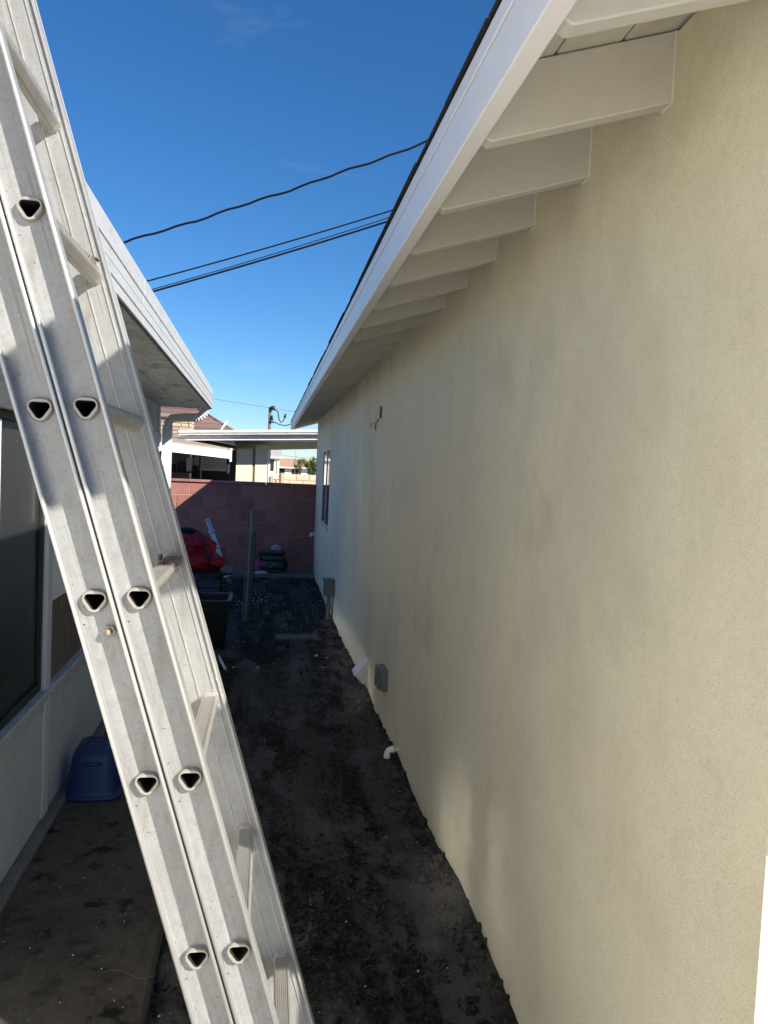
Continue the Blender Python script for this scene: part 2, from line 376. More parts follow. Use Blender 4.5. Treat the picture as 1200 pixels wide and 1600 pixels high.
def rafters():
    y = 1.486 - .4045*2; k = 0
    src = None
    while y < YF-.05:
        jx = rnd.uniform(-.002,.002)
        pts = [(.39, roofz(.39)+.012), (.405, roofz(.405)), (XW+.06, roofz(XW+.06)), (XW+.06, roofz(XW+.06)+.142), (.39, roofz(.39)+.142)]
        if src is None:
            src = prism('rafter', pts, y, y+.040, TRIM, H, bevel=.003); r = src; y0 = y
        else:
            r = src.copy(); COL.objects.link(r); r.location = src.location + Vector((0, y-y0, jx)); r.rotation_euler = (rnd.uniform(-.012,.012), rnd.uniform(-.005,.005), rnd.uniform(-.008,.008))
        if y > YN:
            box('caulk_bead', XW-.0028, XW+.002, y-.0022, y+.001, roofz(XW)+.002, roofz(XW)+.14, CAULK, r)
            box('caulk_bead', XW-.003, XW+.001, y-.002, y+.042, roofz(XW)-.0035, roofz(XW)-.0005, CAULK, r)
        y += .4045; k += 1
rafters()
def eaves():
    # fascia board and the trim strip above it
    box('fascia', .352, .389, YR0, YR1, 2.26, 2.3555, TRIMW, H, bevel=.003)
    box('fascia_strip', .3495, .389, YR0-.004, YR1+.004, 2.3585, 2.396, TRIMW, H, bevel=.002)
    # starter boards of the roof deck, seen from below between the rafters
    def deck(name, xa, xb, m_, th=.019, off=.144):
        p = [(xa, roofz(xa)+off), (xb, roofz(xb)+off), (xb, roofz(xb)+off+th), (xa, roofz(xa)+off+th)]
        return prism(name, p, YR0+.03, YR1-.03, m_, H, bevel=.0035)
    xs = [.390, .528, .666, .804]
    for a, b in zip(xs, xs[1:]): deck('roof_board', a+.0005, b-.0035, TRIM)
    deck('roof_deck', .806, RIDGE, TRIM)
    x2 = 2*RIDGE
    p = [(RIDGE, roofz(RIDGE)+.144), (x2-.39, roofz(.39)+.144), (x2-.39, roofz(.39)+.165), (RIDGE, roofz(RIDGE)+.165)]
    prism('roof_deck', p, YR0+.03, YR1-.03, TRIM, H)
    # rake boards on the two gable ends
    for ya, yb in ((YR0, YR0+.036), (YR1-.036, YR1)):
        p = [(.3895, roofz(.39)+.002), (RIDGE, roofz(RIDGE)), (RIDGE, roofz(RIDGE)+.143), (.3895, roofz(.39)+.142)]
        prism('rake_board', p, ya, yb, TRIMW, H)
        p = [(x2-q[0], q[1]) for q in p]
        prism('rake_board', p, ya, yb, TRIMW, H)
    # shingle field and the row of tabs along the eave edge
    o0 = .168
    xa = .45
    p = [(xa, roofz(xa)+o0), (RIDGE, roofz(RIDGE)+o0), (x2-.33, roofz(.33)+o0), (x2-.33, roofz(.33)+o0+.014), (RIDGE, roofz(RIDGE)+o0+.014), (xa, roofz(xa)+o0+.014)]
    prism('shingle_field', p, YR0-.02, YR1+.02, SHINGLE, H)
    src = None; y = YR0-.02; i = 0
    th = .0055
    while y < YR1+.01:
        w = .318
        if src is None:
            p = [(.342, 2.3985), (.62, 2.3985+SL*.278), (.62, 2.3985+SL*.278+th), (.342, 2.3985+th)]
            src = prism('shingle', p, y, y+w, SHINGLE, H); ys = y; o = src
        else:
            o = src.copy(); COL.objects.link(o)
            o.location = src.location + Vector((rnd.uniform(-.003,.003), y-ys, rnd.uniform(0,.0015)))
        y += w+.004; i += 1
    # second course laid over it
    src2 = None; y = YR0-.17
    while y < YR1-.1:
        if src2 is None:
            p = [(.46, 2.4165+SL*.132), (.78, 2.4165+SL*.452), (.78, 2.4165+SL*.452+th), (.46, 2.4165+SL*.132+th)]
            src2 = prism('shingle', p, y, y+.318, SHINGLE, H); ys = y
        else:
            o = src2.copy(); COL.objects.link(o); o.location = src2.location + Vector((rnd.uniform(-.004,.004), y-ys, rnd.uniform(0,.002)))
        y += .322
eaves()

# ------------------------------------------------------------------ things fixed to the right-hand wall
def wall_fittings():
    # grey electrical box with conduit
    e = thing('electrical_box', 'grey electrical box on a conduit low on the stucco wall, near the window', 'electrical box', (.72, 8.5, 0))
    box('housing', .655, XW+.004, 8.42, 8.58, .215, .375, EBOX, e, bevel=.006)
    box('cover', .650, .775, 8.405, 8.418, .212, .380, EBOX, e, bevel=.003)
    box('hood', .640, .776, 8.40, 8.60, .3805, .389, EBOX, e, bevel=.003)
    tube('conduit', [(.715,8.5,.215),(.715,8.5,-.2)], .024, EBOX, e, 12)
    tube('conduit', [(.757,8.46,.215),(.757,8.46,-.2)], .010, EBOX, e, 8)
    for z in (.10, -.06): tube('coupling', [(.715,8.5,z),(.715,8.5,z-.045)], .031, EBOX, e, 12)
    w = []
    for k in range(17):
        a = R(80+220*k/16); w.append((.66+.10*math.cos(a)-.02, 8.52, .02+.12*math.sin(a)))
    tag(tube('loose_cable', w, .0055, mat('grey_cable',(.12,.115,.105),.6), None, 6), 'thin grey cable looping out beside the electrical conduit', 'cable')
    # weatherproof junction box
    j = thing('junction_box', 'small grey weatherproof outlet box on the stucco wall above the soil', 'outlet box', (.75, 4.68, .2))
    box('back_box', .728, XW+.003, 4.60, 4.76, .262, .395, EBOX, j, bevel=.008)
    box('cover', .712, .727, 4.605, 4.755, .268, .388, EBOX, j, bevel=.006)
    box('hinge', .709, .722, 4.62, 4.74, .390, .400, EBOX, j, bevel=.003)
    box('latch', .704, .7115, 4.66, 4.70, .285, .345, EBOX, j, bevel=.002)
    for z in (.30,.355): tube('screw', [(.7115,4.72,z),(.708,4.72,z)], .006, GALV, j, 8)
    # vent hood: bent sheet-metal scoop sticking out from a pale patch
    v = thing('vent_hood', 'bent shiny sheet metal vent hood jutting from the foot of the wall', 'vent', (.74, 5.55, .1))
    bm = bmesh.new()
    add_box(bm, -.001, .150, -.085, .085, 0, .004, Matrix.Translation((XW-.004,5.55,.235)) @ Matrix.Rotation(R(180+(-48)),4,'Y').to_4x4() @ Matrix.Identity(4))
    link('flap', mesh_of(bm,'flap'), SHEETM, v)
    for s in (-1,1):
        bm = bmesh.new(); yy = 5.55+s*.085
        a = [bm.verts.new(p) for p in ((XW-.002,yy,.235),(XW-.098,yy,.125),(XW-.040,yy,.062),(XW-.002,yy,.062))]
        bm.faces.new(a); r = bmesh.ops.extrude_face_region(bm, geom=bm.faces[:]); bmesh.ops.translate(bm, vec=(0,.003*s,0), verts=[q for q in r['geom'] if isinstance(q, bmesh.types.BMVert)])
        link('cheek', mesh_of(bm,'cheek'), mat('vent_grey',(.33,.35,.39),.4,metal=.3), v)
    box('flange', XW-.004, XW+.002, 5.43, 5.67, .03, .262, CREAM, v, bevel=.001)
    # white pvc drain elbow
    d = thing('drain_pipe', 'white plastic drain elbow poking out of the wall foot', 'pipe', (.74, 4.10, .03))
    tube('pipe', [(XW+.02,4.10,.085),(.730,4.10,.085)], .0135, mat('pvc_tan',(.62,.58,.50),.5), d, 14)
    pts = [(.738,4.10,.085),(.728,4.10,.085)] + [(.728-.024*math.sin(R(a)),4.10,.061+.024*math.cos(R(a))) for a in range(15,91,15)] + [(.704,4.10,.048),(.704,4.10,.040)]
    bm = bmesh.new(); add_tube(bm, pts, [.0185,.0185]+[.0165]*6+[.0185,.0185], 16)
    link('elbow', mesh_of(bm,'elbow'), PVC, d, smooth=True)
    tube('collar', [(.742,4.10,.085),(.727,4.10,.085)], .0195, PVC, d, 16)
    # wire stub for a future lamp
    w = thing('lamp_wiring', 'bare wire stub hanging from a dark hole high on the stucco wall', 'wire', (XW, 5.4, 2.0))
    bm = bmesh.new(); add_tube(bm, [(XW-.002,5.40,2.07),(XW-.002,5.40,1.99)], .011, 8)
    link('outlet_hole', mesh_of(bm,'hole'), BLACKF, w)
    tube('wire', [(XW-.01,5.40,1.99),(XW-.03,5.47,1.965),(XW-.04,5.54,1.935),(XW-.05,5.60,1.93),(XW-.045,5.63,1.955),(XW-.03,5.62,1.97)], .0035, YWIRE, w, 6)
    tube('wire', [(XW-.01,5.40,1.99),(XW-.025,5.50,1.95),(XW-.02,5.53,1.91)], .003, BLACKF, w, 6)
    # small white outlet near the far corner
    q = thing('spout', 'small white spout sticking out of the far end of the stucco wall', 'spout', (.75, 12.2, .55))
    tube('pipe', [(XW+.01,12.2,.57),(.735,12.2,.57)], .022, PVC, q, 10)
    tube('elbow', [(.738,12.2,.575),(.715,12.2,.565),(.70,12.2,.53)], [.03,.034,.03], PVC, q, 10)
wall_fittings()

# ------------------------------------------------------------------ left-hand house (its own slightly turned frame)
LA = .0124
LH = thing('patio_house', 'white enclosed patio house with dark window and stained soffit, behind the ladder', 'house', (0,0,0), LA)
def left_house():
    XF = -.86; Y0, Y1 = 1.80, 6.88
    box('footing', -1.2, -.815, Y0, Y1+.02, -.3, .070, KERB, LH, True, bevel=.01)
    box('wall_core', -5.0, -.90, Y0, Y1, -.2, 2.09, LPANEL, LH, True)
    posts = [(1.80,1.88),(3.37,3.452),(4.90,4.98),(6.28,6.36),(6.78,6.885)]
    for a, b in posts: box('post', -.905, XF+.008, a, b, .071, 2.098, LTRIM, LH, True, bevel=.004)
    for (a0,b0),(a1,b1) in zip(posts, posts[1:]):
        y0, y1 = b0+.004, a1-.004
        box('knee_panel', -.899, XF, y0, y1, .072, .588, KNEE, LH, True, bevel=.003)
        box('batten', -.899, XF+.006, y0, y1, .540, .575, LTRIM2, LH, True, bevel=.003)
        box('sill', -.905, XF+.024, y0, y1, .592, .630, LTRIM2, LH, True, bevel=.004)
        box('header', -.905, XF+.030, y0, y1, 1.768, 1.853, LTRIM, LH, True, bevel=.004)
        box('top_panel', -.899, XF-.006, y0, y1, 1.857, 2.096, LPANEL, LH, True)
        box('header_strip', -.899, XF+.036, y0, y1, 1.842, 1.862, LTRIM, LH, True, bevel=.003) if False else None
    box('side_wall', -5.0, -.88, -5.0, Y0-.004, -.2, 2.42, mat('bounce_wall_white',(.74,.72,.68),.8,var=.1,vscale=2), LH, True)  # unseen near stretch, added to bounce sun onto the stucco wall
    # bay by the ladder: dark screened window
    w = box('window', -.899, -.885, 1.884, 3.366, .634, 1.764, SCREEN, LH, True)
    for (a,b,c,d) in ((1.884,3.366,.634,.665),(1.884,3.366,1.735,1.764),(3.336,3.366,.665,1.735),(1.884,1.914,.665,1.735)):
        box('frame', -.884, -.868, a, b, c, d, BLACKF, w, True, bevel=.002)
    box('mullion', -.884, -.862, 2.745, 2.782, .667, 1.733, LTRIM, w, True, bevel=.003)
    # second bay: blind panel with strand board let into its lower half
    box('blind_panel', -.899, -.872, 3.456, 4.896, .98, 1.764, WPANEL, LH, True)
    box('strand_board', -.899, -.870, 3.462, 3.895, .632, .974, OSB, LH, True)
    box('strand_board', -.899, -.873, 3.900, 4.14, .632, .974, OSB, LH, True)
    box('dark_pane', -.899, -.880, 4.145, 4.896, .632, .974, SCREEN, LH, True)
    box('blind_panel', -.899, -.872, 4.984, 6.276, .634, 1.764, WPANEL, LH, True)  # hidden bay closed with white panel for bounce
    for (a, b) in ((3.56,3.92),(4.40,4.76),(5.12,5.48),(5.75,6.11)): box('upper_pane', -.8715, -.868, a, b, 1.34, 1.76, PANE, LH, True)
    box('upper_pane', -.8795, -.872, .62, 1.00, 1.42, 1.90, PANE, LH, True); box('upper_pane', -.8795, -.872, 1.08, 1.46, 1.42, 1.90, PANE, LH, True)
    for (a,b) in ((6.364,6.776),):
        w = box('window', -.899, -.885, a, b, .634, 1.764, PANE, LH, True)
        box('frame', -.884, -.868, a, b, .634, .665, BLACKF, w, True)
        box('frame', -.884, -.868, a, b, 1.735, 1.764, BLACKF, w, True)
    # soffit in boards, fascia in ribbed metal bands
    ys = [1.80, 2.78, 3.76, 4.74, 5.72, 7.03]
    xs = [-.905, -.665, -.447]
    for a, b in zip(ys, ys[1:]):
        for c, d in zip(xs, xs[1:]):
            box('soffit_board', c+.003, d-.003, a+.0015, b-.0015, 2.100, 2.112, SOFFIT if c < -.7 else SOFFIT2, LH, True)
    box('soffit_return', -5.0, -.907, Y1, 7.03, 2.100, 2.112, SOFFIT, LH, True)
    fy = [1.80, 2.9, 4.02, 5.12, 5.72, 6.35, 7.05]
    zz = [2.098, 2.132, 2.168, 2.204, 2.268]
    for a, b in zip(fy, fy[1:]):
        for k in range(4):
            box('fascia_band', -.446, -.430+.002*(k % 2), a+.001, b-.001, zz[k]+.0012, zz[k+1]-.0012, LFAS, LH, True, bevel=.0015)
    box('fascia_core', -.4465, -.438, 1.80, 7.049, 2.096, 2.266, DARKS, LH, True)
    box('fascia_end', -5.0, -.447, 7.031, 7.05, 2.095, 2.266, LFAS, LH, True)
    prism('roof', [(-.448,2.113),(-.448,2.262),(-5.0,2.62),(-5.0,2.113)], 1.81, 7.03, LFAS, LH, True)
    # set-back higher beam the ladder rests against
    prism('porch_roof', [(-.642,2.43),(-.642,2.625),(-5.0,2.90),(-5.0,2.43)], -.6, 1.79, LFAS, LH, True)
    # downspout
    ds = tube('downspout', [(-.800,6.955,1.93),(-.800,6.955,.10)], .03, LTRIM, LH, local=True, smooth=False,
        prof=[(-.040,-.03),(-.02,-.026),(-.013,-.03),(.013,-.03),(.02,-.026),(.040,-.03),(.040,.03),(.02,.026),(.013,.03),(-.013,.03),(-.02,.026),(-.040,.03)])
    tube('pipe_run', [(-.800,6.955,1.89),(-.797,6.955,1.955),(-.765,6.955,1.992),(-.70,6.955,2.0),(-.56,6.955,2.008)], .036, LTRIM, ds, 12, True)
    pts = []; rad = []
    for k in range(25):
        a = R(90*k/24); pts.append((-.565+.075*math.sin(a), 6.955, 2.008+.075-.075*math.cos(a)+.0)); rad.append(.040 if k % 4 < 2 else .034)
    bm = bmesh.new(); add_tube(bm, pts+[(-.488,6.955,2.098)], rad+[.036], 14)
    link('ribbed_elbow', mesh_of(bm,'elbow'), LTRIM, ds, True)
    box('strap', -.848, -.752, 6.918, 6.992, 1.20, 1.225, LTRIM, ds, True)
left_house()
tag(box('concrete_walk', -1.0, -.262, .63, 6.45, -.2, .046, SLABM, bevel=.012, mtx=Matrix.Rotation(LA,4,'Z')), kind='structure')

# ------------------------------------------------------------------ extension ladder
def ladder():
    YA, YB = 1.248, 1.660                            # outer web face near, inner web face far
    U = Vector((-.2858, 0, .9583)); Wd = Vector((.9583, 0, .2858)); SP = .305
    LC, RC = Vector((-.3475,0,1.685)), Vector((-.2805,0,1.691))
    lad = thing('extension_ladder', 'weathered aluminium extension ladder leaning left against the patio house roof', 'ladder', (.15, 1.45, 0))
    hw = .0305                                       # half width of a rail
    def hull_radial(r, f=1.0, n=30):
        """rounded triangle, flat side up, as n points by angle"""
        cs = [(-.0094*f,.0050*f),(.0094*f,.0050*f),(0,-.0082*f)]; dense = []
        for k in range(720):
            a = 2*math.pi*k/720; c, q = math.cos(a), math.sin(a)
            best = max(cs, key=lambda p: p[0]*c+p[1]*q); dense.append((best[0]+r*c, best[1]+r*q))
        out = []
        for k in range(n):
            a = 2*math.pi*k/n
            for (x0,z0),(x1,z1) in zip(dense, dense[1:]+dense[:1]):   # ray against the hull outline
                dx, dz = x1-x0, z1-z0; c, q = math.cos(a), math.sin(a)
                den = c*dz - q*dx
                if abs(den) < 1e-12: continue
                t = (x0*dz - z0*dx)/den; u = (x0*q - z0*c)/den
                if t > 0 and -1e-6 <= u <= 1+1e-6: out.append((t*c, t*q)); break
            else: out.append((r*math.cos(a), r*math.sin(a)))
        return out
    _D = {}
    def D(scale):
        if scale not in _D: _D[scale] = hull_radial(.0058 + .0102*scale, 1-.60*scale)
        return _D[scale]
    HOLE = D(0.0); MID = D(.55); OUT = D(1.0)
    def rail(centre, y, wl, wr, k0, k1, flangey, length0, length1):
        """web plane at y; flanges run flangey in Y; rungs k0..k1"""
        bm = bmesh.new(); N = 30
        def P(w, s): return centre + Wd*w + U*s + Vector((0,y,0))
        prev = length0
        ch = .034
        def quad(s0, s1):
            q = [bm.verts.new(P(wl,s0)), bm.verts.new(P(wr,s0)), bm.verts.new(P(wr,s1)), bm.verts.new(P(wl,s1))]; bm.faces.new(q)
        for k in range(k0, k1+1):
            s = k*SP
            if s-ch <= length0 or s+ch >= length1: continue
            quad(prev, s-ch); prev = s+ch
            c = centre + U*s + Vector((0,y,0))
            if centre is LC and y == YB: quad(s-ch, s+ch); continue
            inner = [bm.verts.new(c + Vector((a,0,b))) for a, b in OUT]
            outer = []
            for a, b in OUT:
                v = Vector((a,0,b)); w_, u_ = v.dot(Wd), v.dot(U)
                f = min((wr if w_ > 0 else -wl)/max(abs(w_),1e-6), ch/max(abs(u_),1e-6)); outer.append(bm.verts.new(c + Wd*(w_*f) + U*(u_*f)))
            for i in range(N): j = (i+1) % N; bm.faces.new((inner[i], inner[j], outer[j], outer[i]))
        quad(prev, length1)
        me = mesh_of(bm, 'web')
        o = link('rail', me, ALU, lad)
        sd = o.modifiers.new('thick', 'SOLIDIFY'); sd.thickness = .003; sd.offset = 0
        # flanges with a rolled lip
        for sd_ in (-1, 1):
            bm = bmesh.new()
            fr = Matrix(((Wd.x,0,U.x,centre.x),(0,1,0,y),(Wd.z,0,U.z,centre.z),(0,0,0,1)))
            a = wr if sd_ > 0 else wl; b = a-sd_*.0028; e = flangey
            add_box(bm, min(a,b), max(a,b), min(0,e), max(0,e), length0, length1, fr)
            bmesh.ops.bevel(bm, geom=bm.edges[:], offset=.0008, segments=1, affect='EDGES')
            link('flange', mesh_of(bm,'flange'), ALU, o)
            bm = bmesh.new()
            add_tube(bm, [fr @ Vector((a-sd_*.0022, e, length0)), fr @ Vector((a-sd_*.0022, e, length1))], .0034, 8)
            link('rolled_lip', mesh_of(bm,'lip'), ALUB, o, smooth=True)
        return o, P
    def section(centre, k0, k1, l0, l1):
        na, Pn = rail(centre, YA, -hw, hw, k0, k1, -.026, l0, l1)
        fa, Pf = rail(centre, YB, *((-.052,hw) if centre is RC else (-hw,.0135)), k0, k1, .026, l0, l1)
        # extruded ribs along the inner face of the far rail
        fr = Matrix(((Wd.x,0,U.x,centre.x),(0,1,0,YB),(Wd.z,0,U.z,centre.z),(0,0,0,1)))
        for w_ in ((-.018, .014) if centre is RC else ()):
            bm = bmesh.new(); add_box(bm, w_-.0009, w_+.0009, -.0034, -.0012, l0, l1, fr)
            link('rib', mesh_of(bm,'rib'), ALUB, fa)
        if centre is LC: fr = fr @ Matrix.Translation((-.017,0,0))
        bm = bmesh.new(); add_box(bm, hw-.0045, hw+.0008, -.006, -.0012, l0, l1, fr)
        link('rib', mesh_of(bm,'rib'), ALUB, fa)
        rsrc = None
        for k in range(k0, k1+1):
            c = centre + U*(k*SP)
            if k*SP-.034 <= l0 or k*SP+.034 >= l1: continue
            if rsrc is None:
                bm = bmesh.new()
                rings = []
                def ring(y, prof): return [bm.verts.new(c + Vector((a,y,b))) for a, b in prof]
                seq = [(YA-.0100,HOLE),(YA-.0112,D(.08)),(YA-.0112,D(.62)),(YA-.0085,D(.86)),(YA-.004,D(.90)),(YA-.0016,D(1.08)),(YA+.002,D(1.08)),(YA+.004,D(.60)),(YA+.012,D(.45)),(YB-.014,D(.45)),(YB-.010,D(.70)),(YB-.002,D(1.1)),(YB-.001,D(1.1))]
                rr = [ring(y, p) for y, p in seq]
                for a, b in zip(rr, rr[1:]):
                    for i in range(30): j = (i+1) % 30; bm.faces.new((a[i], a[j], b[j], b[i]))
                bm.faces.new(rr[-1])
                rsrc = link('rung', mesh_of(bm,'rung'), RUNG, lad, smooth=False); base = c.copy(); r = rsrc
                bm = bmesh.new(); g0 = [bm.verts.new(c + Vector((a,YA-.0095,b))) for a, b in HOLE]; g1 = [bm.verts.new(c + Vector((a,YB-.02,b))) for a, b in HOLE]
                for i in range(30): j = (i+1) % 30; bm.faces.new((g0[i], g0[j], g1[j], g1[i]))
                bm.faces.new(g1)
                bsrc = link('bore', mesh_of(bm,'bore'), mat('shaded_bore',(.012,.011,.010),.9), rsrc); binv = bsrc.matrix_parent_inverse.copy(); bloc = bsrc.location.copy()  # near-black colour stands in for the shade inside the hollow rung
                # ribbed tread on top of the rung
                bm = bmesh.new()
                for q in range(7):
                    x = -.0126 + q*.0042; z0 = .0142
                    add_box(bm, c.x+x-.0011, c.x+x+.0011, YA+.014, YB-.016, c.z+z0-.002, c.z+z0+.0010)
                tsrc = link('tread', mesh_of(bm,'tread'), RUNG, rsrc); tinv = tsrc.matrix_parent_inverse.copy(); tloc = tsrc.location.copy()
            else:
                r = rsrc.copy(); COL.objects.link(r); r.location = rsrc.location + (c-base)
                t2 = tsrc.copy(); COL.objects.link(t2); t2.parent = r; t2.matrix_parent_inverse = tinv; t2.location = tloc
                t2 = bsrc.copy(); COL.objects.link(t2); t2.parent = r; t2.matrix_parent_inverse = binv; t2.location = bloc
            RU[(round(centre.x,3), k)] = r
    RU = {}
    def s_at(centre, z): return (z-centre.z)/U.z
    section(LC, -6, 6, s_at(LC,.02), s_at(LC,3.55))
    section(RC, -6, 6, s_at(RC,.16), s_at(RC,3.75))
    # bolt on the outer left rail
    c = LC + U*(-.78*SP*1.0) + Wd*.004 + Vector((0,YA,0)); c = Vector((-.2477,YA,1.3445)) + Vector((.0105,0,0))
    b = tube('bolt', [c+Vector((0,.0,0)), c+Vector((0,-.010,0))], .0105, GALV, lad, 6, smooth=False)
    tube('thread', [c+Vector((0,-.010,0)), c+Vector((0,-.017,0))], .0055, mat('rusty_bolt',(.40,.30,.22),.6,metal=.3), b, 10)
    # feet
    for y in (YA, YB):
        p = LC + U*s_at(LC,.02) + Vector((0,y,0))
        f = box('foot', p.x-.055, p.x+.06, y-.03, y+.035, .0, .018, BLACKP, lad, bevel=.004)
        box('foot_bracket', p.x-.03, p.x+.03, y-.006, y+.006, .018, .075, GALV, f)
    # dried mud on two rungs
    for k, yy, n in ((1, 1.56, 34), (-1, 1.59, 26)):
        r = RU.get((round(RC.x,3), k))
        cc = RC + U*(k*SP)
        bm = bmesh.new()
        for i in range(n):
            s = rnd.uniform(.003,.0085); px = cc.x+rnd.gauss(0,.008); py = yy+rnd.gauss(0,.030); pz = cc.z+.016+rnd.uniform(-.003,.004)
            mt = Matrix.Translation((px,py,pz)) @ Euler((rnd.uniform(0,3),rnd.uniform(0,3),0)).to_matrix().to_4x4() @ Matrix.Diagonal((s,s*1.3,s*.7,1))
            bmesh.ops.create_icosphere(bm, subdivisions=1, radius=1, matrix=mt)
        for v in bm.verts: v.co += Vector((rnd.uniform(-1,1),rnd.uniform(-1,1),rnd.uniform(-1,1)))*.0014
        link('mud', mesh_of(bm,'mud'), MUD, r)
ladder()

# ------------------------------------------------------------------ red block wall across the end of the yard
def block_wall():
    Y = 12.46; x0, x1 = -3.2, XW-.006; zb = -.11; rows = 7; rh = .2025; bw = .3975
    w = thing('block_wall', 'red concrete block wall closing off the end of the side yard', 'wall', (-1.2, Y, zb))
    box('mortar', x0, x1, Y+.011, Y+.145, zb-.2, zb+rows*rh, MORTAR, w)
    srcs = {}
    for r in range(rows):
        x = x1 - (bw/2 if r % 2 else 0) ; first = True
        xs = []
        if r % 2: xs.append((x1-bw/2+.005, x1))
        e = x1 - (bw/2 if r % 2 else 0)
        while e-bw > x0: xs.append((e-bw+.005, e-.005)); e -= bw
        for a, b in xs:
            key = round(b-a, 3); cx = (a+b)/2; cz = zb+(r+.5)*rh
            if key not in srcs:
                srcs[key] = box('block', -(b-a)/2, (b-a)/2, -.02, .08, -rh/2+.005, rh/2-.005, BLOCK, None, bevel=.006)
                o = srcs[key]; o.parent = w
                o.matrix_parent_inverse = world_of(w).inverted()
            else:
                o = srcs[key].copy(); COL.objects.link(o)
            o.location = (cx, Y+.053+rnd.uniform(-.004,.004), cz)
    e = x1
    src = None
    while e-.40 > x0:
        if src is None:
            src = box('cap_block', e-.398, e, Y-.025, Y+.165, zb+rows*rh+.001, zb+rows*rh+.041, BLOCK, w, bevel=.006); e0 = e
        else:
            o = src.copy(); COL.objects.link(o); o.location = src.location + Vector((e-e0, rnd.uniform(-.003,.003), 0))
        e -= .402
    tag(box('kerb', -3.0, XW-.004, 11.95, 12.44, -.30, -.055, KERB, bevel=.012), kind='structure')
block_wall()

# ------------------------------------------------------------------ things left in the yard
def clutter():
    # upside-down blue tub on the walk
    t = thing('blue_tub', 'blue plastic tub turned upside down beside the white house', 'tub', (-.745, 3.72, .047))
    bm = bmesh.new(); cx, cy = -.750, 3.735
    rings = [rrect(cx,cy,.048,.128,.155,.06), rrect(cx,cy,.062,.130,.157,.06), rrect(cx,cy,.066,.120,.147,.058), rrect(cx,cy,.085,.117,.144,.058),
             rrect(cx,cy,.185,.105,.130,.055), rrect(cx,cy,.238,.097,.122,.05), rrect(cx,cy,.262,.088,.112,.045), rrect(cx,cy,.269,.072,.095,.04)]
    add_loft(bm, rings); link('shell', mesh_of(bm,'shell'), BLUE, t, smooth=True)
    bm = bmesh.new(); add_loft(bm, [rrect(cx,cy,.2695,.058,.080,.03), rrect(cx,cy,.275,.054,.076,.028)]); link('base_panel', mesh_of(bm,'p'), BLUE, t)
    for dy in (-.045,.0,.045): box('rib', cx-.05, cx+.05, cy+dy-.006, cy+dy+.006, .2755, .280, BLUE, t, bevel=.002)
    box('handle', cx-.045, cx+.045, cy-.141, cy-.122, .205, .221, BLUE, t, bevel=.004)
    # black tote
    b = thing('black_tote', 'open black plastic tote standing on the dirt behind the ladder', 'tote', (-.44, 7.05, -.04))
    cx, cy = -.475, 7.1; z0 = hz(cx,cy)-.005
    bm = bmesh.new()
    rings = [rrect(cx,cy,z0,.135,.17,.04), rrect(cx,cy,z0+.40,.170,.21,.05), rrect(cx,cy,z0+.455,.173,.213,.05), rrect(cx,cy,z0+.455,.155,.195,.045), rrect(cx,cy,z0+.03,.125,.16,.035)]
    add_loft(bm, rings); link('body', mesh_of(bm,'body'), BLACKP, b, smooth=False)
    bm = bmesh.new(); 
    add_loft(bm, [rrect(cx,cy,z0+.438,.174,.214,.05), rrect(cx,cy,z0+.438,.190,.230,.055), rrect(cx,cy,z0+.458,.190,.230,.055), rrect(cx,cy,z0+.458,.174,.214,.05)], False, False)
    link('rim', mesh_of(bm,'rim'), BLACKP, b)
    for s in (-1,1): box('handle', cx-.05, cx+.05, cy+s*.228-.012, cy+s*.228+.012, z0+.36, z0+.385, BLACKP, b, bevel=.005)
    # low black table with a red bundle on it
    tb = thing('folding_table', 'low black folding table carrying the red bundle by the block wall', 'table', (-.72, 9.25, -.08))
    bm = bmesh.new(); add_loft(bm, [rrect(-.75,9.3,.325,.36,.30,.12), rrect(-.75,9.3,.332,.375,.315,.12), rrect(-.75,9.3,.350,.375,.315,.12), rrect(-.75,9.3,.356,.365,.305,.12)])
    link('tabletop', mesh_of(bm,'top'), BLACKP, tb)
    for sx in (-1,1):
        for sy in (-1,1):
            x, y = -.75+sx*.24, 9.3+sy*.2; x2, y2 = -.75+sx*.05, y
            tube('leg', [(x,y,.325),(x-sx*.02,y,hz(x,y)-.01)], .011, DARKS, tb, 8)
    tube('brace', [(-.99,9.1,.1),(-.51,9.1,.1)], .008, DARKS, tb, 6); tube('brace', [(-.99,9.5,.1),(-.51,9.5,.1)], .008, DARKS, tb, 6)
    rb = thing('red_bundle', 'bulging red nylon bundle on the low black table', 'bundle', (-.72, 9.25, .357))
    def lump(name, c, sx, sy, sz, m_, parent, seed, amp=.16, flat=.0):
        bm = bmesh.new(); bmesh.ops.create_icosphere(bm, subdivisions=5, radius=1)
        for v in bm.verts:
            p = v.co.copy(); q = p*2.2+Vector((seed,0,0))
            d = amp*noise.noise(q) + amp*.55*abs(noise.noise(p*4.5+Vector((0,seed,0)))) + amp*.2*noise.noise(p*11)
            p *= 1+d-.05
            p.z = max(p.z, -.72)
            v.co = Vector((c[0]+p.x*sx, c[1]+p.y*sy, c[2]+p.z*sz))
        return link(name, mesh_of(bm,name), m_, parent, smooth=True)
    lump('lower_fold', (-.785,9.25,.455), .325, .24, .135, REDT, rb, 3.3, .14)
    lump('upper_fold', (-.86,9.28,.625), .275, .22, .17, REDT, rb, 8.1, .20)
    tube('strap', [(-.64,9.045,.42),(-.655,9.04,.55),(-.70,9.06,.66),(-.74,9.12,.77),(-.76,9.25,.815)], .012, BLACKF, rb, 6)
    lump('black_cover', (-.94,9.3,.80), .13, .10, .045, BAGK, rb, 1.2, .25)
    # leaning aluminium leg frame
    a = thing('aluminium_frame', 'narrow white aluminium frame leaning by the red bundle', 'frame', (-.5, 11.3, .0))
    p0, p1 = Vector((-.490,11.15,-.10)), Vector((-.850,11.35,.815))
    t = (p1-p0).normalized()
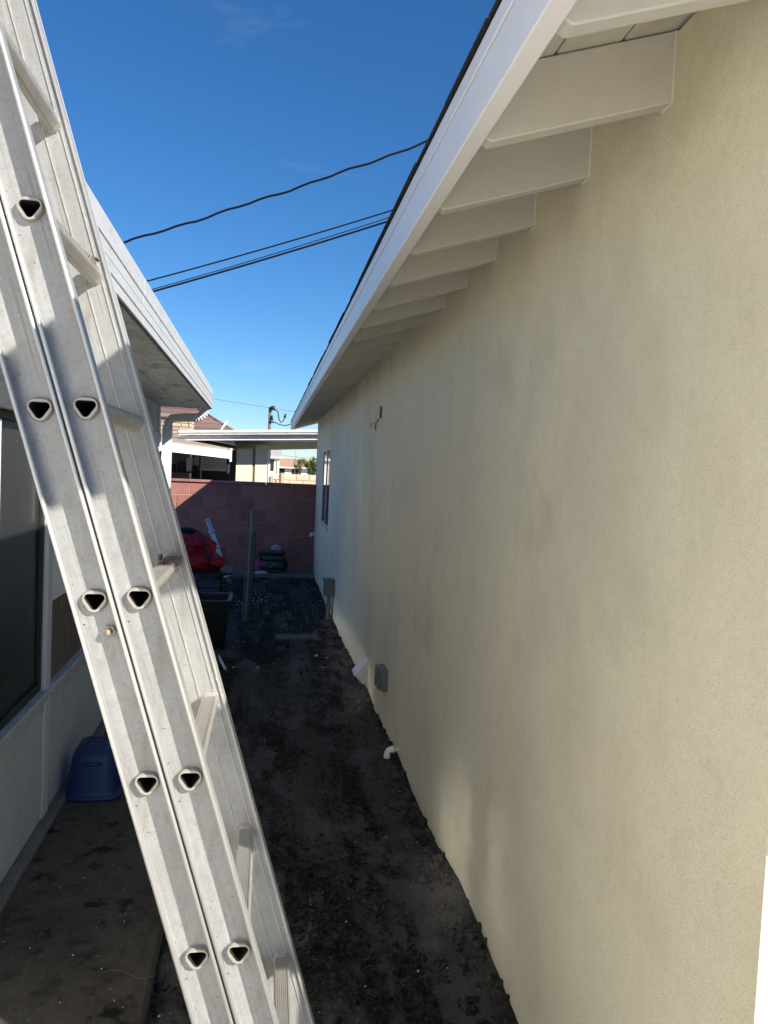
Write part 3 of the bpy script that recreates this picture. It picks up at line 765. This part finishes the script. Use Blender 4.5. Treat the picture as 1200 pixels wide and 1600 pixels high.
    for off in (-.019,.0,.019):
        q = Vector((off,0,off*.45)); tube('upright', [p0+q, p1+q], .011, SHEETM, a, 8)
    for f in (.12,.38,.55,.8):
        c = p0+(p1-p0)*f; tube('cross_bracket', [c+Vector((-.045,-.01,-.02)), c+Vector((.045,-.01,.02))], .014, WFRAME, a, 8)
    tube('knob', [p0+(p1-p0)*.58+Vector((-.05,-.02,-.0)), p0+(p1-p0)*.58+Vector((-.09,-.02,.03))], .02, WFRAME, a, 8)
    # two metal posts stuck upright
    ps = thing('steel_post', 'tall galvanised channel post standing upright in the dirt', 'post', (-.2, 8.3, -.1))
    p0, p1 = Vector((-.198,8.30,-.16)), Vector((-.178,8.34,1.13))
    tube('channel', [p0,p1], .02, GALV, ps, smooth=False, prof=[(-.020,-.014),(-.016,-.014),(-.016,.010),(.016,.010),(.016,-.014),(.020,-.014),(.020,.014),(-.020,.014)])
    for k in range(9):
        c = p0+(p1-p0)*(.15+.09*k); tube('slot', [c+Vector((0,.008,0)), c+Vector((0,.0,0))], .006, DARKS, ps, 8)
    pd = thing('dark_stake', 'shorter black stake right behind the galvanised post', 'stake', (-.14, 8.6, -.1))
    tube('shaft', [(-.152,8.6,-.17),(-.133,8.62,.86)], .02, DARKS, pd, smooth=False, prof=[(-.024,-.006),(.024,-.006),(.024,.006),(.005,.006),(.005,.024),(-.005,.024),(-.005,.006),(-.024,.006)])
    bm = bmesh.new(); add_tube(bm, [(-.133,8.62,.86),(-.132,8.62,.885)], [.022,.004], 8); link('tip', mesh_of(bm,'tip'), DARKS, pd)
    # stuffed bag against the block wall
    g = thing('backpack', 'stuffed grey and black backpack on the kerb by the red wall', 'backpack', (.13, 12.15, -.055))
    bm = bmesh.new(); cx, cy = .12, 12.16
    add_loft(bm, [rrect(cx,cy,-.055,.13,.09,.06), rrect(cx,cy,-.02,.165,.12,.08), rrect(cx,cy,.09,.175,.13,.09), rrect(cx,cy,.20,.165,.125,.09), rrect(cx+.01,cy,.285,.135,.10,.08), rrect(cx+.02,cy,.325,.08,.06,.05)])
    for v in bm.verts: v.co += Vector((1,1,.6))*.012*noise.noise(v.co*9)
    link('body', mesh_of(bm,'bag'), BAG, g, smooth=True)
    for z, h in ((.005,.035),(.135,.030),(.225,.045)):
        bm = bmesh.new(); add_loft(bm, [rrect(cx,cy,z,.179,.134,.09), rrect(cx,cy,z+h/2,.186,.140,.09), rrect(cx,cy,z+h,.178,.134,.09)]); link('band', mesh_of(bm,'band'), BAGK, g, smooth=True)
    lump('side_pocket', (cx+.17,cy-.03,.06), .06, .07, .11, BAGK, g, 5.0, .2)
    tube('strap', [(cx-.16,cy-.06,.22),(cx-.21,cy-.09,.26),(cx-.2,cy-.1,.18),(cx-.165,cy-.1,.14)], .014, BAGK, g, 8)
    tube('strap', [(cx-.06,cy-.13,.02),(cx-.01,cy-.148,.06),(cx+.05,cy-.145,.10)], .011, mat('grey_strap',(.16,.16,.16),.8), g, 6)
    k = lump('cloth_heap', (.16,12.12,.33), .075, .055, .045, LILAC, None, 2.0, .4); tag(k, 'pale lilac cloth bunched on top of the backpack', 'cloth')
    k = lump('pink_cloth', (-.09,12.20,.02), .095, .07, .095, PINK, None, 6.0, .3); tag(k, 'pink cloth heap on the kerb left of the backpack', 'cloth')
    k = lump('white_rag', (-.06,12.02,-.045), .085, .05, .02, LPANEL, None, 4.0, .5); tag(k, 'flat whitish rag on the kerb below the pink cloth', 'rag')
    # low ledge of old board at the foot of the post, little pipe offcut
    bm = bmesh.new(); add_box(bm, -.27,.14,7.42,7.62,0,.03, Matrix.Translation((0,0,hz(-.05,7.5)+.005)) @ Matrix.Rotation(R(-3),4,'Z'))
    bmesh.ops.bevel(bm, geom=bm.edges[:], offset=.006, segments=1, affect='EDGES')
    tag(link('board', mesh_of(bm,'board'), mat('muddy_board',(.14,.13,.115),.9,var=.6,vscale=10,vcol=(.04,.037,.033)), None), 'mud-caked board lying flat in front of the galvanised post', 'board')
    tag(tube('pipe_offcut', [(-.345,6.36,.035),(-.318,6.18,.040),(-.290,6.06,.030),(-.275,6.02,.02)], .012, PVC, None, 8), 'short pale plastic pipe offcut lying on the edge of the walk', 'pipe')
    # small chips of paint and mortar scattered on the dirt
    bm = bmesh.new()
    def chip(x, y, s, z=None):
        z = hz(x,y)+.004 if z is None else z
        m_ = Matrix.Translation((x,y,z)) @ Euler((rnd.uniform(-.5,.5),rnd.uniform(-.5,.5),rnd.uniform(0,6))).to_matrix().to_4x4()
        vs = [bm.verts.new(m_ @ Vector((s*math.cos(a+rnd.uniform(-.4,.4))*rnd.uniform(.5,1.2), s*math.sin(a)*rnd.uniform(.4,1), rnd.uniform(-.2,.3)*s))) for a in (0,1.3,2.6,3.9,5.1)]
        bm.faces.new(vs)
        top = bm.verts.new(m_ @ Vector((0,0,-s*.6)))
        for i in range(5): bm.faces.new((vs[(i+1)%5], vs[i], top))
    for i in range(120): chip(rnd.uniform(-.25,.70), rnd.uniform(2.0,5.5), rnd.uniform(.001,.0042))
    for i in range(26): chip(rnd.gauss(.05,.2), rnd.gauss(2.35,.25), rnd.uniform(.002,.006))
    for i in range(60): chip(rnd.gauss(-.12,.12), rnd.gauss(9.6,.5), rnd.uniform(.005,.018))
    for i in range(36): chip(rnd.uniform(-.3,.65), rnd.uniform(6,11.5), rnd.uniform(.004,.013))
    chip(.47,6.72,.035)
    for i in range(60): chip(rnd.uniform(-.85,-.3), rnd.uniform(2.1,3.4), rnd.uniform(.001,.004), .050)
    tag(link('paint_chips', mesh_of(bm,'chips'), PAPER), 'scattered pale paint chips and mortar crumbs on the dark soil', 'debris', kind='stuff')
    # clods
    tb_ = bmesh.new(); bmesh.ops.create_icosphere(tb_, subdivisions=2, radius=1); tb_.verts.ensure_lookup_table()
    TV = [v.co.copy() for v in tb_.verts]; TF = [[v.index for v in f.verts] for f in tb_.faces]; tb_.free()
    CV, CF = [], []
    for i in range(1250):
        x = rnd.uniform(.66,.765) if i > 1000 else (rnd.uniform(.25,.76) if rnd.random() < .75 else rnd.uniform(-.22,.75))
        y = rnd.uniform(1.7,5.5) if rnd.random() < .8 else rnd.uniform(5,10)
        if x > .6 and abs(y-4.1) < .14: continue
        s = min(.017, abs(rnd.gauss(0,.006))+.0025) if i < 1000 else rnd.uniform(.005,.022)
        c0 = Vector((x,y,hz(x,y)+s*.2))
        mt = Matrix.Translation(c0) @ Euler((rnd.uniform(0,3),rnd.uniform(0,3),0)).to_matrix().to_4x4() @ Matrix.Diagonal((s*1.2,s,s*.75,1))
        o_ = len(CV)
        for v in TV:
            p = mt @ v; p += (p-c0)*.9*noise.noise(v*1.6+Vector((i*3.1,0,0))); CV.append(p)
        CF += [[q+o_ for q in f] for f in TF]
    cm = bpy.data.meshes.new('clods'); cm.from_pydata(CV, [], CF)
    tag(link('soil_clods', cm, SOIL), 'loose clods of dark earth along the stucco wall', 'soil', kind='stuff')
    # dry roots
    bm = bmesh.new()
    for i in range(12):
        x, y = rnd.uniform(-.1,.7), rnd.uniform(2.0,4.6); a = rnd.uniform(0,6); pts = []
        for k in range(7): pts.append((x,y,hz(x,y)+.006+.012*rnd.random())); a += rnd.uniform(-.7,.7); x = min(.74,x+.022*math.cos(a)); y += .022*math.sin(a)
        add_tube(bm, pts, .0007, 4)
    pts = [(-.44+.022*k, 2.36-.004*k+.016*math.sin(k*.9), .0485) for k in range(8)]; add_tube(bm, pts, .0009, 5)
    pts = [(-.25+.02*k, 2.3+.03*math.sin(k*.8), hz(-.25+.02*k,2.3)+.02) for k in range(7)]; add_tube(bm, pts, .0009, 5)
    tag(link('dry_roots', mesh_of(bm,'roots'), STRAW), 'thin dry roots and straw strands lying on the soil and walk', 'straw', kind='stuff')
clutter()

# ------------------------------------------------------------------ neighbours beyond the block wall
def neighbours():
    # flat patio cover
    c = thing('patio_cover', 'flat white weathered patio roof spanning the neighbour yard behind the block wall', 'patio cover', (-.3, 16, -.15))
    zl = lambda x: 2.205 + .0*x
    prism('front_beam', [(-1.66,2.02),(1.6,2.20),(1.6,2.30),(-1.66,2.115)], 14.95, 15.02, NWHITE, c)
    prism('roof_edge', [(-1.70,2.12),(1.6,2.305),(1.6,2.395),(-1.70,2.205)], 14.85, 14.94, NWHITE, c)
    prism('roof_sheet', [(-1.66,2.17),(1.6,2.355),(1.6,2.375),(-1.66,2.19)], 14.945, 19.0, NWHITE, c)
    prism('fascia_drip', [(-1.70,2.150),(1.6,2.335),(1.6,2.343),(-1.70,2.158)], 14.835, 14.848, DARKS, c)
    prism('ceiling', [(-.70,2.062),(1.6,2.19),(1.6,2.20),(-.70,2.072)], 15.03, 19.0, mat('cover_ceiling',(.36,.32,.26),.8), c)
    prism('rear_beam', [(-.70,1.90),(1.6,2.06),(1.6,2.19),(-.70,2.06)], 16.2, 16.3, CREAM, c)
    # cream garage wall under the cover
    g = thing('garage_wall', 'cream stucco wall section under the patio cover with a downpipe on its edge', 'wall', (-.3, 15.8, -.15))
    box('panel', -.64, -.325, 15.5, 16.15, -.2, 1.93, CREAM, g)
    box('panel', -.270, -.02, 15.5, 16.15, -.2, 2.02, CREAM, g)
    box('joint', -.325, -.270, 15.53, 16.15, -.2, 1.95, mat('joint_brown',(.30,.25,.18),.8), g)
    tube('downpipe', [(.005,15.5,1.99),(.005,15.5,-.15)], .022, NWHITE, g, 8)
    box('wall_box', .03, .10, 15.45, 15.6, 1.0, 1.42, GREYS, g, bevel=.01)
    # open carport with sloping gutter
    p = thing('carport', 'dark open carport with white peeling gutter left of the cream wall', 'carport', (-1.4, 15, -.15))
    bm = bmesh.new()
    a = [(-2.6,13.2,1.985),(-2.6,13.2,1.84),(-.725,14.6,1.715),(-.725,14.6,1.865)]
    vs = [bm.verts.new(q) for q in a]; f = bm.faces.new(vs)
    r = bmesh.ops.extrude_face_region(bm, geom=[f]); bmesh.ops.translate(bm, vec=(.03,-.05,0), verts=[v for v in r['geom'] if isinstance(v, bmesh.types.BMVert)])
    link('gutter', mesh_of(bm,'gutter'), NWHITE, p)
    bm = bmesh.new()
    vs = [bm.verts.new(q) for q in ((-2.62,13.2,1.99),(-.735,14.6,1.87),(-.66,15.45,1.90),(-.66,19.5,2.04),(-4.5,19.5,2.6),(-4.5,14,2.4))]; f = bm.faces.new(vs)
    r = bmesh.ops.extrude_face_region(bm, geom=[f]); bmesh.ops.translate(bm, vec=(0,0,.03), verts=[v for v in r['geom'] if isinstance(v, bmesh.types.BMVert)])
    link('roof', mesh_of(bm,'roof'), mat('carport_roof',(.30,.25,.20),.9,var=.5,vscale=2), p)
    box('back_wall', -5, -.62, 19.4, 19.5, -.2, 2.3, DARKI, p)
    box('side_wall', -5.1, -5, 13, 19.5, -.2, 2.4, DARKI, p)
    box('floor', -5, -.66, 13.0, 19.4, -.149, -.13, DARKI, p)  # dark floor added to deepen the carport shade
    tube('end_post', [(-.75,14.65,1.78),(-.75,14.65,-.15)], .03, DARKI, p, 8)
    box('gutter_end', -.722, -.685, 14.52, 14.60, 1.66, 1.91, NWHITE, p)
    # what shows inside
    w = thing('slatted_window', 'small window with pale blinds at the back of the dark carport', 'window', (-1.3, 19.3, 1.5))
    for k in range(5): box('slat', -1.80, -1.05, 19.36, 19.38, 1.46+k*.065, 1.49+k*.065, mat('blind',(.5,.5,.48),.6), w)
    box('frame', -1.83, -1.02, 19.385, 19.398, 1.43, 1.80, GREYS, w)
    f = thing('picket_panel', 'grey picket panel standing in the left of the dark carport', 'fence panel', (-2.6, 18, 1.2))
    for k in range(4): box('picket', -2.85+k*.11, -2.79+k*.11, 18, 18.03, 0, 1.66, mat('grey_picket',(.20,.20,.19),.8), f)
    box('rail', -2.88, -2.42, 18.035, 18.06, 1.3, 1.36, MATS['grey_picket'], f)
    s = thing('storage_shelf', 'cluttered shelf of dark boxes inside the carport', 'shelf', (-2.0, 17.5, 1.0))
    box('board', -2.3, -1.5, 17.4, 17.7, 1.38, 1.41, DARKS, s); box('board', -2.3, -1.5, 17.4, 17.7, .9, .93, DARKS, s)
    for x in (-2.3,-1.52): box('upright', x, x+.03, 17.41, 17.69, -.15, 1.85, DARKS, s)
    for i, (x, wd, hh, col) in enumerate(((-2.24,.2,.16,(.03,.03,.035)),(-2.0,.17,.22,(.06,.05,.045)),(-1.80,.12,.30,(.75,.74,.68)),(-1.66,.11,.14,(.04,.045,.05)))):
        o = box('carton', x, x+wd, 17.45, 17.65, 1.411, 1.411+hh, mat('carton%d'%i, col, .8), None, bevel=.006)
        tag(o, ['low black carton at the left of the carport shelf','dark brown carton on the carport shelf','tall whitish carton on the carport shelf','small charcoal carton at the right of the carport shelf'][i], 'carton', 'cartons on the carport shelf')
    # brown hip roof with chimney
    b = thing('brown_roof_house', 'house with brown shingle hip roof behind the carport', 'house', (-2.5, 26, -.15))
    box('wall', -8, -.9, 24.4, 32, -.2, 2.3, CREAM, b)
    E_, Rr = [(-8.4,24,2.2),(-.35,24,2.2),(-.35,32.4,2.2),(-8.4,32.4,2.2)], [(-5.4,28,3.75),(-3.0,28,3.75)]
    def roofquad(a, b2, c2, d2, n):
        for k in range(n):
            t0, t1 = k/n, (k+1)/n
            a, b2, c2, d2 = map(Vector, (a,b2,c2,d2))
            q = [a.lerp(d2,t0), b2.lerp(c2,t0), b2.lerp(c2,t1), a.lerp(d2,t1)]
            nrm = (q[1]-q[0]).cross(q[3]-q[0]).normalized()
            if nrm.z < 0: nrm = -nrm
            bm = bmesh.new()
            lo = [q[0]+nrm*.035, q[1]+nrm*.035, q[2]+nrm*.008, q[3]+nrm*.008]; un = [v-nrm*.03 for v in q]
            vs = [bm.verts.new(v) for v in lo+un]
            for fa in ((0,1,2,3),(7,6,5,4),(0,4,5,1),(1,5,6,2),(2,6,7,3),(3,7,4,0)): bm.faces.new([vs[i] for i in fa])
            link('shingle_course', mesh_of(bm,'course'), BROWNR, b)
    roofquad(E_[0],E_[1],Rr[1],Rr[0],9); roofquad(E_[1],E_[2],(-3.0,28.001,3.75),(-3.0,28,3.75),9)
    tube('hip_ridge', [E_[1],Rr[1]], .06, BROWNR, b, 6); tube('ridge', [Rr[1],Rr[0]], .06, BROWNR, b, 6)
    box('eave_board', -8.4, -.35, 23.97, 24.0, 2.07, 2.2, NWHITE, b)
    tube('valley_flashing', [(-1.55,23.6,2.50),(-1.28,23.6,2.90)], .035, NWHITE, b, 6)
    ch = thing('stone_chimney', 'tan stone chimney rising beside the brown shingle roof', 'chimney', (-2.1, 18.2, 0))
    box('core', -2.45, -1.80, 18.12, 18.7, -.2, 2.60, MORTAR if False else mat('chimney_mortar',(.30,.24,.19),.95), ch)
    z = 1.9; r = 0
    while z < 2.58:
        x = -2.46 - (.0 if r % 2 else .11); hgt = .085
        while x < -1.80:
            wd = rnd.choice((.16,.2,.24)); x1 = min(x+wd, -1.79)
            if x1-x > .03: box('stone', max(x,-2.46)+.005, x1-.005, 18.075+rnd.uniform(0,.012), 18.13, z+.005, z+hgt-.005, STONE, ch, bevel=.008)
            x += wd
        y = 18.13
        while y < 18.7: box('stone', -1.81, -1.78+rnd.uniform(0,.01), y+.005, min(y+.18,18.7)-.005, z+.005, z+hgt-.005, STONE, ch, bevel=.008); y += .18
        z += hgt; r += 1
    box('cap', -2.55, -1.72, 18.0, 18.8, 2.601, 2.68, KERB, ch, bevel=.02)
    # grey sided house end
    s = thing('grey_siding_house', 'narrow end of a grey sided house beyond the cream wall', 'house', (.2, 30, -.15))
    box('wall', -.6, .36, 28, 31, -.2, 1.95, NWHITE, s)
    box('gable', -.7, .44, 27.9, 31, 1.955, 2.45, GREYS, s)
    for k in range(6): box('siding_board', -.7, .445, 27.875-.003*(k%2), 27.9, 1.96+k*.08, 2.035+k*.08, GREYS, s)
    box('corner_board', .30, .37, 27.96, 28.0, -.2, 1.95, NWHITE, s); box('band', -.7, .46, 27.86, 27.9, 1.90, 1.955, NWHITE, s)
    box('window', .02, .18, 27.97, 27.995, 1.45, 1.85, DARKI, s)
    # peach block wall
    w = thing('peach_block_wall', 'low peach coloured block wall far behind the red wall', 'wall', (1.2, 26, -.15))
    box('mortar', .05, 4.5, 26.01, 26.15, -.2, 1.375, mat('peach_mortar',(.42,.31,.24),.9), w)
    src = None
    for r in range(5):
        x = .05 + (.22 if r % 2 else 0); z = 1.37-.2*(r+1)
        while x < 3.0:
            if src is None: src = box('block', x+.006, x+.434, 25.97, 26.02, z+.006, z+.194, PEACH, w, bevel=.01); x0, z0 = x, z
            else: o = src.copy(); COL.objects.link(o); o.location = src.location + Vector((x-x0,0,z-z0))
            x += .44
    box('pilaster', .42, .52, 25.9, 25.96, -.2, 1.40, mat('peach_shade',(.42,.30,.22),.9), w)
    # far tan roofed bungalow
    h = thing('tan_roof_bungalow', 'far bungalow with tan roof left of the leafy tree', 'house', (3, 120, -.2))
    box('wall', .5, 7.5, 118, 126, -.3, 1.55, NWHITE, h)
    bm = bmesh.new()
    v = [bm.verts.new(q) for q in ((.2,117.4,1.58),(8,117.4,1.58),(8,127,1.58),(.2,127,1.58),(1.3,122,2.9),(6.5,122,2.9))]
    for fa in ((0,1,5,4),(1,2,5),(2,3,4,5),(3,0,4),(3,2,1,0)): bm.faces.new([v[i] for i in fa])
    link('roof', mesh_of(bm,'roof'), TANR, h)
    box('eave_board', .2, 8, 117.3, 117.395, 1.40, 1.58, NWHITE, h)
    for x in (1.4, 3.5): box('window', x, x+1.0, 117.95, 117.99, .5, 1.3, DARKI, h)
    # trees
    def tree(name, label, x, y, z0, zc, rx, rz, n, leafs, m_, trunk_r):
        t = thing(name, label, 'tree', (x, y, -.3))
        tube('trunk', [(x,y,-.3),(x+.1,y,z0),(x-.1,y,zc)], [trunk_r,trunk_r*.8,trunk_r*.35], BARK, t, 8)
        for k in range(5):
            a = k*1.3; tube('limb', [(x,y,z0+.1*k*rz),(x+rx*.6*math.cos(a),y+rx*.6*math.sin(a),zc+rz*(.1+.1*k))], [trunk_r*.4,trunk_r*.1], BARK, t, 6)
        cl = []
        for k in range(n):
            a = rnd.uniform(0,6.28); u = rnd.uniform(-1,1); q = rnd.random()**.45
            cl.append((x+rx*q*math.cos(a)*math.sqrt(1-u*u), y+rx*q*math.sin(a)*math.sqrt(1-u*u), zc+rz*q*u, rnd.uniform(.12,.3)*rx))
        bm = bmesh.new()
        for k in range(leafs):
            c_ = rnd.choice(cl); s_ = rnd.uniform(.04,.085)*rx
            p = Vector((rnd.gauss(c_[0],c_[3]*.6), rnd.gauss(c_[1],c_[3]*.6), rnd.gauss(c_[2],c_[3]*.6*min(1.5,rz/rx))))
            mt = Matrix.Translation(p) @ Euler((rnd.uniform(0,6),rnd.uniform(0,6),rnd.uniform(0,6))).to_matrix().to_4x4()
            bm.faces.new([bm.verts.new(mt @ Vector(q)) for q in ((-s_,0,0),(0,-s_*.5,0),(s_,0,0),(0,s_*.5,0))])
        link('crown', mesh_of(bm,'crown'), m_, t)
    tree('leafy_tree', 'bright green leafy tree beside the far bungalow, nearest the stucco wall', 4.6, 80, .4, 1.75, 1.15, .85, 40, 5200, LEAF, .16)
    tree('round_tree', 'darker round tree just right of the far tan roof', 3.35, 84, .4, 1.95, .62, .62, 22, 2600, LEAFD if False else LEAF, .12)
    tree('cypress_tree', 'thin dark cypress spire rising behind the tan roof', 3.3, 100, .3, 2.3, .22, 1.6, 26, 1600, LEAFD, .08)
    # utility pole
    u = thing('utility_pole', 'utility pole top with hanging cable loops against the sky', 'utility pole', (-.04, 40, -.3))
    tube('pole', [(-.04,40,-.3),(-.04,40,4.62)], .075, WOODP, u, 10)
    tube('transformer', [(.10,39.9,4.46),(.10,39.9,4.68)], .10, DARKS, u, 12)
    tube('cable_loop', [(.15,39.9,4.55),(.36,39.9,4.4),(.42,39.9,4.05),(.52,39.9,3.85),(.66,39.9,3.98),(.72,39.9,4.15)], .03, WIREM, u, 6)
    tube('insulator', [(.72,39.9,4.12),(.75,39.9,4.32)], [.07,.04], DARKS, u, 8)
    tube('insulator', [(.08,39.9,3.95),(.06,39.9,4.2)], [.07,.04], DARKS, u, 8)
    tube('bracket', [(-.06,39.9,3.86),(.2,39.9,3.86)], .05, DARKS, u, 6)
    tube('cable_tail', [(.2,39.9,3.86),(.5,39.9,3.74),(.8,39.9,3.72),(1.1,39.9,3.84),(1.6,39.9,3.86)], .025, WIREM, u, 6)
    # overhead cables
    def cable(name, label, p0, p1, r, sag, wav=0.0, y=16.0, n=46):
        pts = []
        for k in range(n+1):
            t = k/n; x = p0[0]+(p1[0]-p0[0])*t; z = p0[1]+(p1[1]-p0[1])*t - sag*4*t*(1-t) + wav*math.sin(t*70)+wav*.6*math.sin(t*31+1)
            pts.append((x, y, z))
        tag(tube(name, pts, r, WIREM, None, 6), label, 'cable', 'overhead cables')
    cable('overhead_cable', 'thick twisted overhead cable, highest of the cables crossing the sky', (-4.6,5.24), (4.6,9.22), .022, .12, .016)
    cable('overhead_cable', 'middle overhead cable, upper of the close pair over the roofs', (-4.6,4.44), (4.4,7.86), .015, .10)
    cable('overhead_cable', 'thick straight overhead cable, lowest of the close set over the roofs', (-4.6,4.18), (4.4,7.67), .020, .09)
    cable('overhead_cable', 'hair-thin overhead cable running just above the lowest thick one', (-4.6,4.22), (4.4,7.76), .009, .10)
    cable('overhead_cable', 'very thin far cable low over the patio cover roof', (-9.0,5.9), (6.0,4.4), .008, .05, 0, 45)
    cable('overhead_cable', 'faint far cable seen under the patio cover beside the tree', (-4.0,3.2), (9.0,2.2), .012, .1, 0, 75)
neighbours()
